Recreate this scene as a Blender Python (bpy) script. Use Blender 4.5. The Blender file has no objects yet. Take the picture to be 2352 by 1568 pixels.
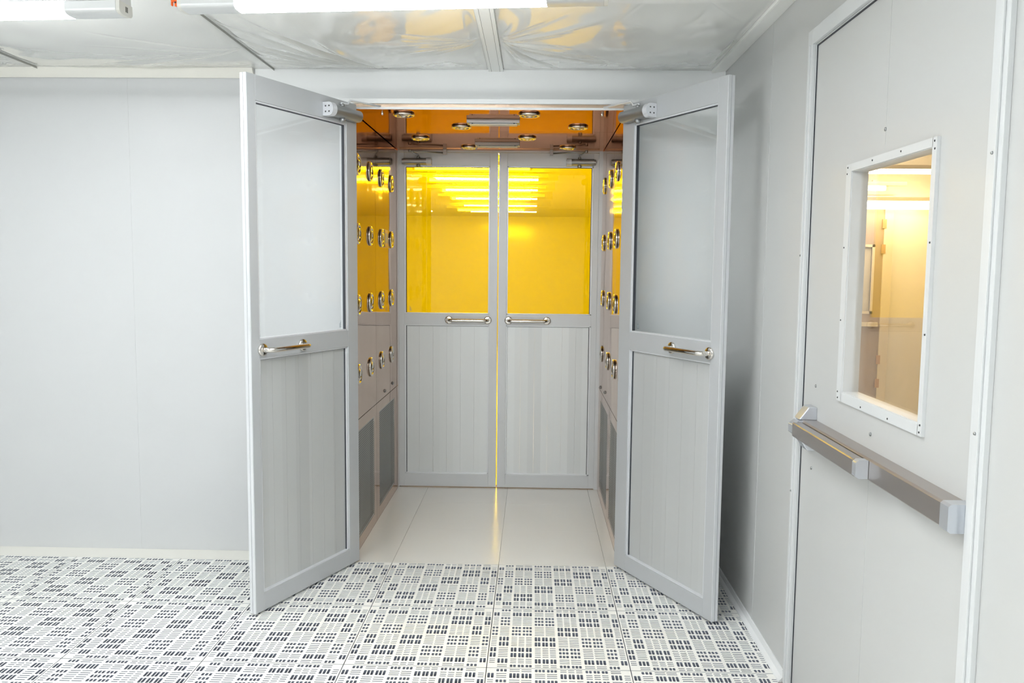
import bpy, math, random
import numpy as np
from mathutils import Matrix, Vector

PI = math.pi
scene = bpy.context.scene
col = scene.collection
random.seed(4)

# ------------------------------------------------------------------ camera
cam_d = bpy.data.cameras.new('camera')
cam = bpy.data.objects.new('camera', cam_d)
col.objects.link(cam)
FPX = 1903.8
cam_d.sensor_fit = 'HORIZONTAL'; cam_d.sensor_width = 36.0
cam_d.lens = FPX / 2352 * 36.0
cam_d.clip_start = 0.05; cam_d.clip_end = 100
_p, _y, _r = [math.radians(a) for a in (5.201, -1.4497, 0.5542)]
fwd = Vector((math.sin(_y) * math.cos(_p), math.cos(_y) * math.cos(_p), -math.sin(_p)))
rt = Vector((math.cos(_y), -math.sin(_y), 0.0))
up = rt.cross(fwd)
r2 = rt * math.cos(_r) + up * math.sin(_r)
u2 = -rt * math.sin(_r) + up * math.cos(_r)
M = Matrix.Identity(4)
for i in range(3):
    M[i][0] = r2[i]; M[i][1] = u2[i]; M[i][2] = -fwd[i]
M[0][3], M[1][3], M[2][3] = 0.7772, -4.6689, 1.6693
cam.matrix_world = M
scene.camera = cam

# ------------------------------------------------------------------ world, exposure
w = bpy.data.worlds.new('world'); scene.world = w
w.use_nodes = True
w.node_tree.nodes['Background'].inputs[0].default_value = (0.9, 0.95, 1.0, 1)
w.node_tree.nodes['Background'].inputs[1].default_value = 0.05
scene.view_settings.view_transform = 'Standard'
scene.view_settings.look = 'None'
scene.view_settings.exposure = 0.40
scene.view_settings.gamma = 1.0
scene.view_settings.use_curve_mapping = False
E_WHITE = 32.0      # batten diffusers of the white room
E_YELLOW = 108.0     # batten diffusers of the yellow rooms
scene.cycles.use_adaptive_sampling = True
scene.cycles.adaptive_threshold = 0.08
scene.cycles.adaptive_min_samples = 24
scene.cycles.max_bounces = 10
scene.cycles.diffuse_bounces = 5
scene.cycles.glossy_bounces = 5
scene.cycles.transparent_max_bounces = 16
scene.cycles.sample_clamp_indirect = 6.0
scene.cycles.use_denoising = True

# ------------------------------------------------------------------ measures
XL, XR = -0.228, 1.272          # air shower inner walls
ZT = 2.504                      # air shower ceiling
YF = 1.456                      # far door faces
ZC = 2.745                      # room ceiling
XW = 1.813                      # right wall
XA, YA = -4.9, -8.2             # left wall and wall behind the camera
YG = -0.15                      # where the perforated floor starts
PIT = -0.45
DY0, DY1, DZ = -1.485, -2.735, 2.498   # side door opening


# ------------------------------------------------------------------ materials
def mat(name, base=(0.8, 0.8, 0.8), rough=0.5, metal=0.0, coat=0.0, coat_rough=0.1, spec=0.5,
        emit=None, estr=0.0, var=0.0, vscale=4.0, bump=0.0, bscale=60.0, aniso=None):
    m = bpy.data.materials.new(name); m.use_nodes = True
    nt = m.node_tree; b = nt.nodes['Principled BSDF']
    b.inputs['Base Color'].default_value = (*base, 1)
    b.inputs['Roughness'].default_value = rough
    b.inputs['Metallic'].default_value = metal
    b.inputs['Coat Weight'].default_value = coat
    b.inputs['Coat Roughness'].default_value = coat_rough
    b.inputs['Specular IOR Level'].default_value = spec
    if emit:
        b.inputs['Emission Color'].default_value = (*emit, 1)
        b.inputs['Emission Strength'].default_value = estr
    tc = nt.nodes.new('ShaderNodeTexCoord')
    if var > 0:
        n = nt.nodes.new('ShaderNodeTexNoise'); n.inputs['Scale'].default_value = vscale
        n.inputs['Detail'].default_value = 4
        nt.links.new(tc.outputs['Object'], n.inputs['Vector'])
        mx = nt.nodes.new('ShaderNodeMix'); mx.data_type = 'RGBA'
        mx.inputs[6].default_value = (*[c * (1 - var) for c in base], 1)
        mx.inputs[7].default_value = (*[min(1, c * (1 + var)) for c in base], 1)
        nt.links.new(n.outputs['Fac'], mx.inputs[0])
        nt.links.new(mx.outputs[2], b.inputs['Base Color'])
    if bump > 0:
        n2 = nt.nodes.new('ShaderNodeTexNoise'); n2.inputs['Scale'].default_value = bscale
        nt.links.new(tc.outputs['Object'], n2.inputs['Vector'])
        bp = nt.nodes.new('ShaderNodeBump'); bp.inputs['Strength'].default_value = 1.0
        bp.inputs['Distance'].default_value = bump
        nt.links.new(n2.outputs['Fac'], bp.inputs['Height'])
        nt.links.new(bp.outputs['Normal'], b.inputs['Normal'])
        if coat > 0:
            nt.links.new(bp.outputs['Normal'], b.inputs['Coat Normal'])
    return m


def glass(name, tint, f0=0.05, body=0.0, body_col=(0.8, 0.8, 0.8)):
    """Pane: tinted see-through body with a mirror film that grows towards grazing angles."""
    m = bpy.data.materials.new(name); m.use_nodes = True
    nt = m.node_tree
    for n in list(nt.nodes): nt.nodes.remove(n)
    out = nt.nodes.new('ShaderNodeOutputMaterial')
    tr = nt.nodes.new('ShaderNodeBsdfTransparent'); tr.inputs[0].default_value = (*tint, 1)
    gl = nt.nodes.new('ShaderNodeBsdfGlossy'); gl.inputs['Roughness'].default_value = 0.004
    gl.inputs[0].default_value = (1, 1, 1, 1)
    lw = nt.nodes.new('ShaderNodeLayerWeight'); lw.inputs['Blend'].default_value = 0.5
    pw = nt.nodes.new('ShaderNodeMath'); pw.operation = 'POWER'; pw.inputs[1].default_value = 5
    ma = nt.nodes.new('ShaderNodeMath'); ma.operation = 'MULTIPLY_ADD'
    ma.inputs[1].default_value = 1 - f0; ma.inputs[2].default_value = f0
    nt.links.new(lw.outputs['Facing'], pw.inputs[0]); nt.links.new(pw.outputs[0], ma.inputs[0])
    mx = nt.nodes.new('ShaderNodeMixShader')
    nt.links.new(ma.outputs[0], mx.inputs[0])
    src = tr.outputs[0]
    if body > 0:
        df = nt.nodes.new('ShaderNodeBsdfDiffuse'); df.inputs[0].default_value = (*body_col, 1)
        m2 = nt.nodes.new('ShaderNodeMixShader'); m2.inputs[0].default_value = body
        nt.links.new(tr.outputs[0], m2.inputs[1]); nt.links.new(df.outputs[0], m2.inputs[2])
        src = m2.outputs[0]
    nt.links.new(src, mx.inputs[1]); nt.links.new(gl.outputs[0], mx.inputs[2])
    nt.links.new(mx.outputs[0], out.inputs[0])
    return m


def steel_mat(name, base, rough, wave, edge=(1, 1, 1)):
    """Polished sheet steel, slightly buckled so that reflections run in waves."""
    m = mat(name, base, rough, 1.0)
    nt = m.node_tree; b = nt.nodes['Principled BSDF']
    b.inputs['Specular Tint'].default_value = (*edge, 1)
    tc = nt.nodes.new('ShaderNodeTexCoord')
    mp = nt.nodes.new('ShaderNodeMapping'); mp.inputs['Scale'].default_value = (1.0, 1.6, 0.9)
    n = nt.nodes.new('ShaderNodeTexNoise'); n.inputs['Scale'].default_value = 2.2
    n.inputs['Detail'].default_value = 1.0
    nt.links.new(tc.outputs['Object'], mp.inputs[0]); nt.links.new(mp.outputs[0], n.inputs['Vector'])
    bp = nt.nodes.new('ShaderNodeBump'); bp.inputs['Distance'].default_value = wave
    bp.inputs['Strength'].default_value = 1.0
    nt.links.new(n.outputs['Fac'], bp.inputs['Height']); nt.links.new(bp.outputs['Normal'], b.inputs['Normal'])
    return m


def plank_mat(name, base, rough, metal, pitch):
    m = mat(name, base, rough, metal)
    nt = m.node_tree; b = nt.nodes['Principled BSDF']
    tc = nt.nodes.new('ShaderNodeTexCoord'); sp = nt.nodes.new('ShaderNodeSeparateXYZ')
    nt.links.new(tc.outputs['Object'], sp.inputs[0])
    d = nt.nodes.new('ShaderNodeMath'); d.operation = 'DIVIDE'; d.inputs[1].default_value = pitch
    f = nt.nodes.new('ShaderNodeMath'); f.operation = 'FLOOR'
    wn = nt.nodes.new('ShaderNodeTexWhiteNoise'); wn.noise_dimensions = '1D'
    nt.links.new(sp.outputs[0], d.inputs[0]); nt.links.new(d.outputs[0], f.inputs[0])
    nt.links.new(f.outputs[0], wn.inputs['W'])
    mx = nt.nodes.new('ShaderNodeMix'); mx.data_type = 'RGBA'
    mx.inputs[6].default_value = (*[c * 0.95 for c in base], 1)
    mx.inputs[7].default_value = (*[min(1, c * 1.05) for c in base], 1)
    nt.links.new(wn.outputs['Value'], mx.inputs[0])
    nt.links.new(mx.outputs[2], b.inputs['Base Color'])
    return m


MT = {
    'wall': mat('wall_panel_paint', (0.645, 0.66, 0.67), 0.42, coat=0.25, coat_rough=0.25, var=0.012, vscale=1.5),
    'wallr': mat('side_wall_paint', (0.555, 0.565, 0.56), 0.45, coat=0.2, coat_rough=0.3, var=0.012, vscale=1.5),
    'header': mat('white_header_panel', (0.93, 0.95, 0.96), 0.35, coat=0.3, coat_rough=0.15),
    'ceil': mat('ceiling_paint', (0.93, 0.94, 0.92), 0.55, var=0.02, vscale=2),
    'floor': mat('floor_vinyl', (0.87, 0.85, 0.79), 0.22, coat=0.5, coat_rough=0.12, var=0.02, vscale=3),
    'strip': mat('edge_strip_vinyl', (0.86, 0.85, 0.79), 0.35),
    'tile': mat('perforated_tile_paint', (0.92, 0.92, 0.885), 0.4, var=0.02, vscale=9),
    'tilein': mat('tile_slot_aluminium', (0.33, 0.36, 0.43), 0.45, 0.2),
    'yceil': mat('cream_ceiling_paint', (0.86, 0.82, 0.74), 0.7),
    'pit': mat('underfloor_concrete', (0.16, 0.17, 0.19), 0.8, var=0.2),
    'alu': mat('anodised_aluminium', (0.565, 0.585, 0.605), 0.42, 0.3, bump=0.00006, bscale=400),
    'aluf': mat('aluminium_lit_tone', (0.70, 0.72, 0.74), 0.42, 0.25),  # same aluminium as the front leaves, far doors' brighter light put into the colour
    'alul': mat('bright_aluminium_edge', (0.80, 0.82, 0.85), 0.35, 0.35),
    'plankf': plank_mat('plank_panel_lit_tone', (0.84, 0.87, 0.88), 0.42, 0.2, 0.1005),  # same planks as the front leaves, lightened for the light on the far doors
    'plank': plank_mat('brushed_plank_panel', (0.575, 0.59, 0.59), 0.42, 0.25, 0.1005),
    'gasket': mat('black_gasket', (0.045, 0.05, 0.06), 0.6),
    'chrome': mat('polished_chrome', (0.74, 0.71, 0.67), 0.09, 1.0),
    'closer': mat('closer_silver_paint', (0.34, 0.35, 0.355), 0.33, 0.75),
    'cap': mat('white_plastic', (0.68, 0.70, 0.74), 0.35),
    'white': mat('white_trim_paint', (0.84, 0.86, 0.87), 0.35),
    'dark': mat('dark_steel', (0.05, 0.05, 0.055), 0.4, 0.5),
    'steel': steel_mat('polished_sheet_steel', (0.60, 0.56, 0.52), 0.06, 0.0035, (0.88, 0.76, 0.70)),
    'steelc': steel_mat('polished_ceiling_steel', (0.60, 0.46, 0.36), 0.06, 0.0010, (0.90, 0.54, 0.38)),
    'grey': mat('grey_filter_mesh', (0.20, 0.20, 0.19), 0.7),
    'grille': mat('perforated_grille_steel', (0.42, 0.42, 0.40), 0.35, 0.8),
    'bar': mat('brushed_bar_steel', (0.46, 0.43, 0.42), 0.34, 0.9, bump=0.0001, bscale=500),
    'barcap': mat('cast_silver_cap', (0.62, 0.65, 0.70), 0.3, 0.7),
    'fix': mat('batten_housing', (0.72, 0.74, 0.75), 0.3, 0.25),
    'fixcap': mat('batten_end_cap', (0.74, 0.74, 0.70), 0.4),
    'trim': mat('pale_trim_paint', (0.655, 0.675, 0.685), 0.4),
    'lens': mat('lamp_lens', (0.8, 0.8, 0.8), 0.4, emit=(0.975, 0.99, 1.0), estr=E_WHITE),
    'lensy': mat('lamp_lens_yellow', (0.8, 0.7, 0.4), 0.4, emit=(1.0, 0.74, 0.36), estr=E_YELLOW),
    'lampoff': mat('unlit_lamp_lens', (0.62, 0.60, 0.55), 0.25),
    'orange': mat('orange_tag', (0.95, 0.16, 0.02), 0.5),
    'blue': mat('blue_dot', (0.02, 0.09, 0.35), 0.5),
    'yroom': mat('cream_room_paint', (0.88, 0.85, 0.78), 0.4, coat=0.3, coat_rough=0.1),
    'ydoor': mat('taupe_door_paint', (0.42, 0.35, 0.30), 0.4),
    'yframe': mat('cream_door_frame', (0.80, 0.74, 0.62), 0.4),
    'hinge': mat('bronze_hinge', (0.62, 0.42, 0.26), 0.35, 0.5),
    'ink': mat('etched_ink', (0.25, 0.32, 0.36), 0.6),
    'glass': glass('clear_pane', (0.992, 0.997, 0.997), 0.03),
    'glassd': glass('side_door_pane', (0.985, 0.975, 0.96), 0.05),
    'amber': glass('amber_pane', (0.99, 0.93, 0.06), 0.033),
    'redled': mat('control_screen', (0.10, 0.10, 0.16), 0.2),
}


def sheet_mat():
    m = glass('plastic_film', (0.97, 0.975, 0.965), 0.10, 0.55, (0.93, 0.935, 0.91))
    for n in m.node_tree.nodes:
        if n.type == 'BSDF_GLOSSY': n.inputs['Roughness'].default_value = 0.06
    return m


MT['film'] = sheet_mat()
MT['lensy2'] = mat('lamp_lens_side_room', (0.8, 0.7, 0.4), 0.4, emit=(1.0, 0.80, 0.50), estr=18.5)


# ------------------------------------------------------------------ mesh builder
class MB:
    def __init__(s):
        s.v = []; s.f = []; s.m = []; s.sm = []

    def add(s, vs, fs, mi=0, smooth=False, T=None):
        o = len(s.v)
        for p in vs:
            p = Vector(p)
            if T is not None: p = T @ p
            s.v.append(tuple(p))
        for f in fs:
            s.f.append([i + o for i in f]); s.m.append(mi); s.sm.append(smooth)
        return s

    def box(s, x0, x1, y0, y1, z0, z1, mi=0, T=None):
        if x0 > x1: x0, x1 = x1, x0
        if y0 > y1: y0, y1 = y1, y0
        if z0 > z1: z0, z1 = z1, z0
        vs = [(x0, y0, z0), (x1, y0, z0), (x1, y1, z0), (x0, y1, z0),
              (x0, y0, z1), (x1, y0, z1), (x1, y1, z1), (x0, y1, z1)]
        fs = [(0, 3, 2, 1), (4, 5, 6, 7), (0, 1, 5, 4), (1, 2, 6, 5), (2, 3, 7, 6), (3, 0, 4, 7)]
        return s.add(vs, fs, mi, False, T)

    def lathe(s, prof, c, axis='z', n=28, mi=0, T=None):
        """prof: (radius, height) pairs along the axis from c."""
        vs = []; fs = []
        ax = {'x': (Vector((0, 1, 0)), Vector((0, 0, 1)), Vector((1, 0, 0))),
              'y': (Vector((0, 0, 1)), Vector((1, 0, 0)), Vector((0, 1, 0))),
              'z': (Vector((1, 0, 0)), Vector((0, 1, 0)), Vector((0, 0, 1)))}[axis]
        c = Vector(c)
        for r, h in prof:
            for k in range(n):
                a = 2 * PI * k / n
                vs.append(c + ax[0] * r * math.cos(a) + ax[1] * r * math.sin(a) + ax[2] * h)
        for j in range(len(prof) - 1):
            for k in range(n):
                k2 = (k + 1) % n
                fs.append((j * n + k, j * n + k2, (j + 1) * n + k2, (j + 1) * n + k))
        fs.append(tuple(range(n - 1, -1, -1)))
        fs.append(tuple(range((len(prof) - 1) * n, len(prof) * n)))
        return s.add(vs, fs, mi, True, T)

    def tube(s, pts, r, n=12, mi=0, T=None):
        pts = [Vector(p) for p in pts]
        vs = []; fs = []
        prev = None
        for i, p in enumerate(pts):
            d = (pts[min(i + 1, len(pts) - 1)] - pts[max(i - 1, 0)]).normalized()
            if prev is None:
                a = Vector((0, 0, 1)) if abs(d.z) < 0.9 else Vector((1, 0, 0))
                u = d.cross(a).normalized()
            else:
                u = (prev - d * prev.dot(d)).normalized()
            prev = u
            v = d.cross(u)
            rr = r[i] if isinstance(r, (list, tuple)) else r
            for k in range(n):
                a = 2 * PI * k / n
                vs.append(p + (u * math.cos(a) + v * math.sin(a)) * rr)
        for j in range(len(pts) - 1):
            for k in range(n):
                k2 = (k + 1) % n
                fs.append((j * n + k, j * n + k2, (j + 1) * n + k2, (j + 1) * n + k))
        fs.append(tuple(range(n - 1, -1, -1)))
        fs.append(tuple(range((len(pts) - 1) * n, len(pts) * n)))
        return s.add(vs, fs, mi, True, T)

    def prism(s, poly, a0, a1, axis='x', mi=0, T=None, smooth=False):
        """poly in the two other axes (cyclic order), extruded from a0 to a1 along axis."""
        n = len(poly)
        def P(a, q):
            return {'x': (a, q[0], q[1]), 'y': (q[0], a, q[1]), 'z': (q[0], q[1], a)}[axis]
        vs = [P(a0, q) for q in poly] + [P(a1, q) for q in poly]
        fs = [(i, (i + 1) % n, n + (i + 1) % n, n + i) for i in range(n)]
        s.add(vs, fs, mi, smooth, T)
        s.add(vs, [tuple(range(n - 1, -1, -1)), tuple(range(n, 2 * n))], mi, False, T)
        return s

    def mesh(s, name, mats):
        me = bpy.data.meshes.new(name)
        me.from_pydata(s.v, [], s.f)
        for m in (mats if isinstance(mats, (list, tuple)) else [mats]):
            me.materials.append(MT[m] if isinstance(m, str) else m)
        me.polygons.foreach_set('material_index', s.m)
        me.polygons.foreach_set('use_smooth', s.sm)
        me.update()
        return me

    def build(s, name, mats, parent=None, bevel=0, loc=None, label=None):
        o = bpy.data.objects.new(name, s.mesh(name, mats))
        col.objects.link(o)
        if parent is not None: o.parent = parent
        if loc: o.location = loc
        if bevel:
            b = o.modifiers.new('bevel', 'BEVEL'); b.width = bevel; b.segments = 2
            b.limit_method = 'ANGLE'; b.angle_limit = math.radians(50)
        if label: o['label'] = label
        return o


def tag(o, label, cat, group=None, kind=None):
    o['label'] = label; o['category'] = cat
    if group: o['group'] = group
    if kind: o['kind'] = kind
    return o


def empty(name, loc=(0, 0, 0), rz=0.0):
    o = bpy.data.objects.new(name, None); col.objects.link(o)
    o.empty_display_size = 0.1
    o.location = loc; o.rotation_euler = (0, 0, rz)
    return o


def copy_tree(o, parent=None):
    c = o.copy(); col.objects.link(c); c.parent = parent
    for ch in list(o.children): copy_tree(ch, c)
    return c


def arc(c, r, a0, a1, n):
    return [(c[0] + r * math.cos(a0 + (a1 - a0) * i / n), c[1] + r * math.sin(a0 + (a1 - a0) * i / n)) for i in range(n + 1)]


# ------------------------------------------------------------------ room shell
S = 'structure'
# wall with the air shower opening (plane y=0, 0.06 thick)
b = MB()
b.box(XA, -0.285, 0, 0.06, PIT, ZC)
b.box(-0.285, 1.329, 0, 0.06, PIT, -0.02)
for x in (-3.05, -1.93, -1.50 + 0.0, -0.78):
    if x == -1.93: continue
    b.box(x - 0.0025, x + 0.0025, -0.0012, 0.0, 0.0 if x != -0.78 else 0.0, ZC)
wb = b; b = MB(); b.box(-0.7775, XW - 0.001, -0.0020, -0.0002, 2.575, ZC - 0.001); b.box(-0.285, 1.329, 0.0, 0.06, 2.562, ZC); b.box(1.329, XW + 0.06, 0, 0.06, PIT, ZC)
tag(b.build('wall_header', 'header'), 'whiter wall panel above and right of the air shower opening', 'wall panel', kind=S)
b = wb
tag(b.build('wall_back', 'wall'), 'white panelled wall with the wide opening of the air shower', 'wall', kind=S)
b = MB(); b.box(XA - 0.06, XA, YA, 0.06, PIT, ZC)
tag(b.build('wall_left', 'wall'), 'white panelled wall at the far left end of the white room', 'wall', kind=S)
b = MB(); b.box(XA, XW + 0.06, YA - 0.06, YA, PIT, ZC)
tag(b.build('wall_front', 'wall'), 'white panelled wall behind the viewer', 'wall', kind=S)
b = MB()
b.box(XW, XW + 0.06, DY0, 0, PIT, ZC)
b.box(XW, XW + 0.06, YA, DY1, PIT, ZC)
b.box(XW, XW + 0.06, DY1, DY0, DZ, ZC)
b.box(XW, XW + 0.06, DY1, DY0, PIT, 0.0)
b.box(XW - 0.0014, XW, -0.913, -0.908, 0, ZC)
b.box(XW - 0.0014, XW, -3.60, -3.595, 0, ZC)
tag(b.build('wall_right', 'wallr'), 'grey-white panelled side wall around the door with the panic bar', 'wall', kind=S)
b = MB(); b.box(XA, XW + 0.06, YA, 0.06, ZC + 0.004, ZC + 0.05)
tag(b.build('ceiling', 'ceil'), 'off-white ceiling panels above the plastic sheeting', 'ceiling', kind=S)
# underfloor
b = MB(); b.box(XA, XW, YA, 0, PIT - 0.05, PIT)
tag(b.build('floor', 'pit'), 'dark underfloor seen through the slots of the raised floor', 'floor', kind=S)
# solid strip along the wall, solid floor behind the viewer
b = MB(); b.box(XA, -0.23, YG + 0.002, -0.001, -0.03, 0.0)
tag(b.build('trim_1', 'strip'), 'cream solid strip between the left wall and the perforated floor', 'floor strip', kind=S)
b = MB(); b.box(XA, XW - 0.02, YA, YG - 2.402, -0.03, 0.0)
b.box(XA, -3.001, YG - 2.4, YG, -0.03, 0.0)
tag(b.build('floor', 'tile'), 'plain cream raised floor beyond the perforated panels', 'floor', kind=S)
# floor of the air shower, 0.6 m panels
b = MB()
xs = [-0.228, 0.0, 0.6, 1.2, 1.272]
for i in range(4):
    for (y0, y1) in ((YG + 0.002, 0.45), (0.451, 1.05), (1.051, 1.60)):
        b.box(xs[i] + 0.0007, xs[i + 1] - 0.0007, y0, y1, -0.03, 0.0)
b.box(1.274, XW - 0.02, YG + 0.002, -0.001, -0.03, 0.0)
b.box(XL, XR, YG, 1.60, -0.05, -0.0302)
tag(b.build('floor', 'floor'), 'glossy cream solid floor inside the air shower', 'floor', kind=S)
# cove under ceiling on the left, ceiling angle on the right, joints
b = MB(); b.prism([(-0.004, ZC), (-0.004, ZC - 0.055), (-0.010, ZC - 0.055), (-0.035, ZC - 0.004), (-0.035, ZC)], XA, -0.785, 'x')
tag(b.build('trim_2', 'strip'), 'cream cove where the left wall meets the ceiling', 'cove', kind=S)
b = MB(); b.prism([(XW, ZC), (XW, ZC - 0.006), (XW - 0.07, ZC - 0.018), (XW - 0.078, ZC - 0.018), (XW - 0.078, ZC)], YA, -0.001, 'y')
tag(b.build('trim_3', 'ceil'), 'grey-white angle strip where ceiling meets the side wall', 'ceiling strip', kind=S)
b = MB(); b.box(0.516, 0.596, -3.2, -0.001, ZC - 0.014, ZC - 0.001)
b.box(0.532, 0.5335, -3.2, -0.001, ZC - 0.0143, ZC - 0.013, 1); b.box(0.5785, 0.580, -3.2, -0.001, ZC - 0.0143, ZC - 0.013, 1)
for z in (): pass
tag(b.build('trim_4', ['ceil', 'grey']), 'flat grey aluminium ceiling strip running towards the air shower', 'ceiling strip', kind=S)
for i, x in enumerate((-0.672, -1.985)):
    b = MB(); b.box(x - 0.0012, x + 0.0012, -3.2, -0.001, ZC - 0.013, ZC - 0.001)
    tag(b.build('trim_%d' % (5 + i), 'grille'),
        ('thin dark ceiling joint ending above the open left door' if i == 0 else 'thin dark ceiling joint over the far left wall'), 'ceiling joint', kind=S)
# skirting cove on the side wall
b = MB(); b.prism([(XW, 0.0), (XW, 0.042), (XW - 0.006, 0.042), (XW - 0.010, 0.018), (XW - 0.024, 0.006), (XW - 0.026, 0.0)], DY0 + 0.065, -0.001, 'y')
b.prism([(XW, 0.0), (XW, 0.042), (XW - 0.006, 0.042), (XW - 0.010, 0.018), (XW - 0.024, 0.006), (XW - 0.026, 0.0)], YA, DY1 - 0.064, 'y')
tag(b.build('baseboard_right', 'white'), 'narrow white cove skirting along the side wall', 'skirting', kind=S)


# ------------------------------------------------------------------ perforated floor panels
U = 0.0525
COLS = [('s', 2 / 3), ('m', 1), ('l', 2), ('l', 2), ('l', 2), ('l', 2), ('m', 1), ('s', 2 / 3)]
ROWS = [2 / 3, 1, 2, 2, 2, 2, 1, 2 / 3]
# b2/b3: slits in 2 or 3 groups, q2/q3: short slots, t2/t3: tall slots
PAT = [
    ['', 'q', 'b2', 'q2', 'b3', 'q3', 'b', ''],
    ['t', 'b', 't2', 'b2', 't3', 'b3', 't', 'b'],
    ['b', 'q', 'b2', 'q2', 'b3', 't3', 'b', 't'],
    ['q', 'b', 'q2', 'b2', 't3', 'b3', 't', 'b'],
    ['b', 't', 'b3', 't3', 'b2', 'q2', 'b', 'q'],
    ['t', 'b', 't3', 'b3', 'q2', 'b2', 'q', 'b'],
    ['b', 't', 'b3', 't3', 'b2', 't2', 'b', 't'],
    ['', 'b', 'q3', 'b3', 'q2', 'b2', 'q', ''],
]


def intervals(a, bb, n, size, group=1, ggap=0.0):
    """n openings of a size spread over a..bb in `group` equal groups."""
    out = []
    W = bb - a
    gw = W / group; k = n // group
    for g in range(group):
        ga = a + g * gw + (ggap / 2 if group > 1 else 0)
        gb = a + (g + 1) * gw - (ggap / 2 if group > 1 else 0)
        st = (gb - ga) / k
        for i in range(k):
            c0 = ga + st * (i + 0.5)
            out.append((c0 - size / 2, c0 + size / 2))
    return out


def plate(b, x0, x1, y0, y1, xi, yi, depth, ch=0.0, z=0.0):
    """Rectangle at height z with openings xi x yi, sunk side walls of the given depth."""
    X = [x0]; Y = [y0]
    for a, c0 in xi: X += [a, c0]
    for a, c0 in yi: Y += [a, c0]
    X.append(x1); Y.append(y1)
    for i in range(len(X) - 1):
        for j in range(len(Y) - 1):
            a, c0, d, e = X[i], X[i + 1], Y[j], Y[j + 1]
            if i % 2 == 1 and j % 2 == 1:
                h = z - depth
                if ch:
                    b.add([(a, d, z), (a + ch, d, z), (a, d + ch, z), (c0, d, z), (c0, d + ch, z), (c0 - ch, d, z),
                           (c0, e, z), (c0 - ch, e, z), (c0, e - ch, z), (a, e, z), (a, e - ch, z), (a + ch, e, z)],
                          [(0, 1, 2), (3, 4, 5), (6, 7, 8), (9, 10, 11)])
                if depth:
                    b.add([(a, d, z), (c0, d, z), (c0, e, z), (a, e, z), (a, d, h), (c0, d, h), (c0, e, h), (a, e, h)],
                          [(0, 4, 5, 1), (1, 5, 6, 2), (2, 6, 7, 3), (3, 7, 4, 0)], 1)
            else:
                b.add([(a, d, z), (c0, d, z), (c0, e, z), (a, e, z)], [(0, 1, 2, 3)])


def tile_mesh():
    b = MB()
    gap = 0.0017
    tot = 11 + 1 / 3
    mg = (0.6 - tot * U) / 2
    # tile runs x 0..0.6, y 0..-0.6 ; row 0 is the side next to the wall
    ys = 0.0 - mg
    xa0, xa1 = gap, 0.6 - gap
    b.add([(xa0, -gap, 0), (xa1, -gap, 0), (xa1, -mg, 0), (xa0, -mg, 0)], [(0, 3, 2, 1)])
    b.add([(xa0, -0.6 + mg, 0), (xa1, -0.6 + mg, 0), (xa1, -0.6 + gap, 0), (xa0, -0.6 + gap, 0)], [(0, 3, 2, 1)])
    b.add([(xa0, -mg, 0), (mg, -mg, 0), (mg, -0.6 + mg, 0), (xa0, -0.6 + mg, 0)], [(0, 3, 2, 1)])
    b.add([(0.6 - mg, -mg, 0), (xa1, -mg, 0), (xa1, -0.6 + mg, 0), (0.6 - mg, -0.6 + mg, 0)], [(0, 3, 2, 1)])
    for r, rh in enumerate(ROWS):
        h = rh * U
        xs = mg
        for c, (kind, cw) in enumerate(COLS):
            wd = cw * U
            p = PAT[r][c]
            x0, x1, y0, y1 = xs, xs + wd, ys - h, ys
            nx = {'s': 2, 'm': 3, 'l': 6}[kind]
            grp = int(p[1]) if len(p) > 1 else 1
            px = 0.0045 if kind != 'l' else 0.004
            yunits = {2 / 3: 2 / 3, 1: 1, 2: 2}[rh]
            if p == '':
                plate(b, x0, x1, y0, y1, [], [], 0)
            elif p[0] == 'b':
                nl = {2 / 3: 2, 1: 3, 2: 6}[rh]
                g2 = grp if kind == 'l' else 1
                L = (wd - 0.007) / g2 - 0.0075 * (1 if g2 > 1 else 0.6)
                xi = intervals(x0 + 0.0035, x1 - 0.0035, g2, L, 1)
                yi = intervals(y0 + 0.003, y1 - 0.003, nl, 0.0054)
                plate(b, x0, x1, y0, y1, xi, yi, 0.012)
            elif p[0] == 'q':
                nl = {2 / 3: 1, 1: 2, 2: 3}[rh]
                xi = intervals(x0 + 0.0025, x1 - 0.0025, nx, 0.0108, grp, 0.005)
                yi = intervals(y0 + 0.002, y1 - 0.002, nl, 0.0215)
                plate(b, x0, x1, y0, y1, xi, yi, 0.030, 0.0025)
            else:
                nl = {2 / 3: 1, 1: 1, 2: 2}[rh]
                xi = intervals(x0 + 0.0025, x1 - 0.0025, nx, 0.0108, grp, 0.005)
                yi = intervals(y0 + 0.002, y1 - 0.002, nl, 0.0395)
                plate(b, x0, x1, y0, y1, xi, yi, 0.030, 0.0025)
            xs += wd
        ys -= h
    # skirt of the panel and slit bottoms
    for (x0, x1, y0, y1) in ((gap, gap + 0.002, -0.6 + gap, -gap), (0.6 - gap - 0.002, 0.6 - gap, -0.6 + gap, -gap),
                             (gap, 0.6 - gap, -gap - 0.002, -gap), (gap, 0.6 - gap, -0.6 + gap, -0.6 + gap + 0.002)):
        b.box(x0, x1, y0, y1, -0.04, -0.0005, 1)
    return b.mesh('floor_panel', ['tile', 'tilein'])


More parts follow.
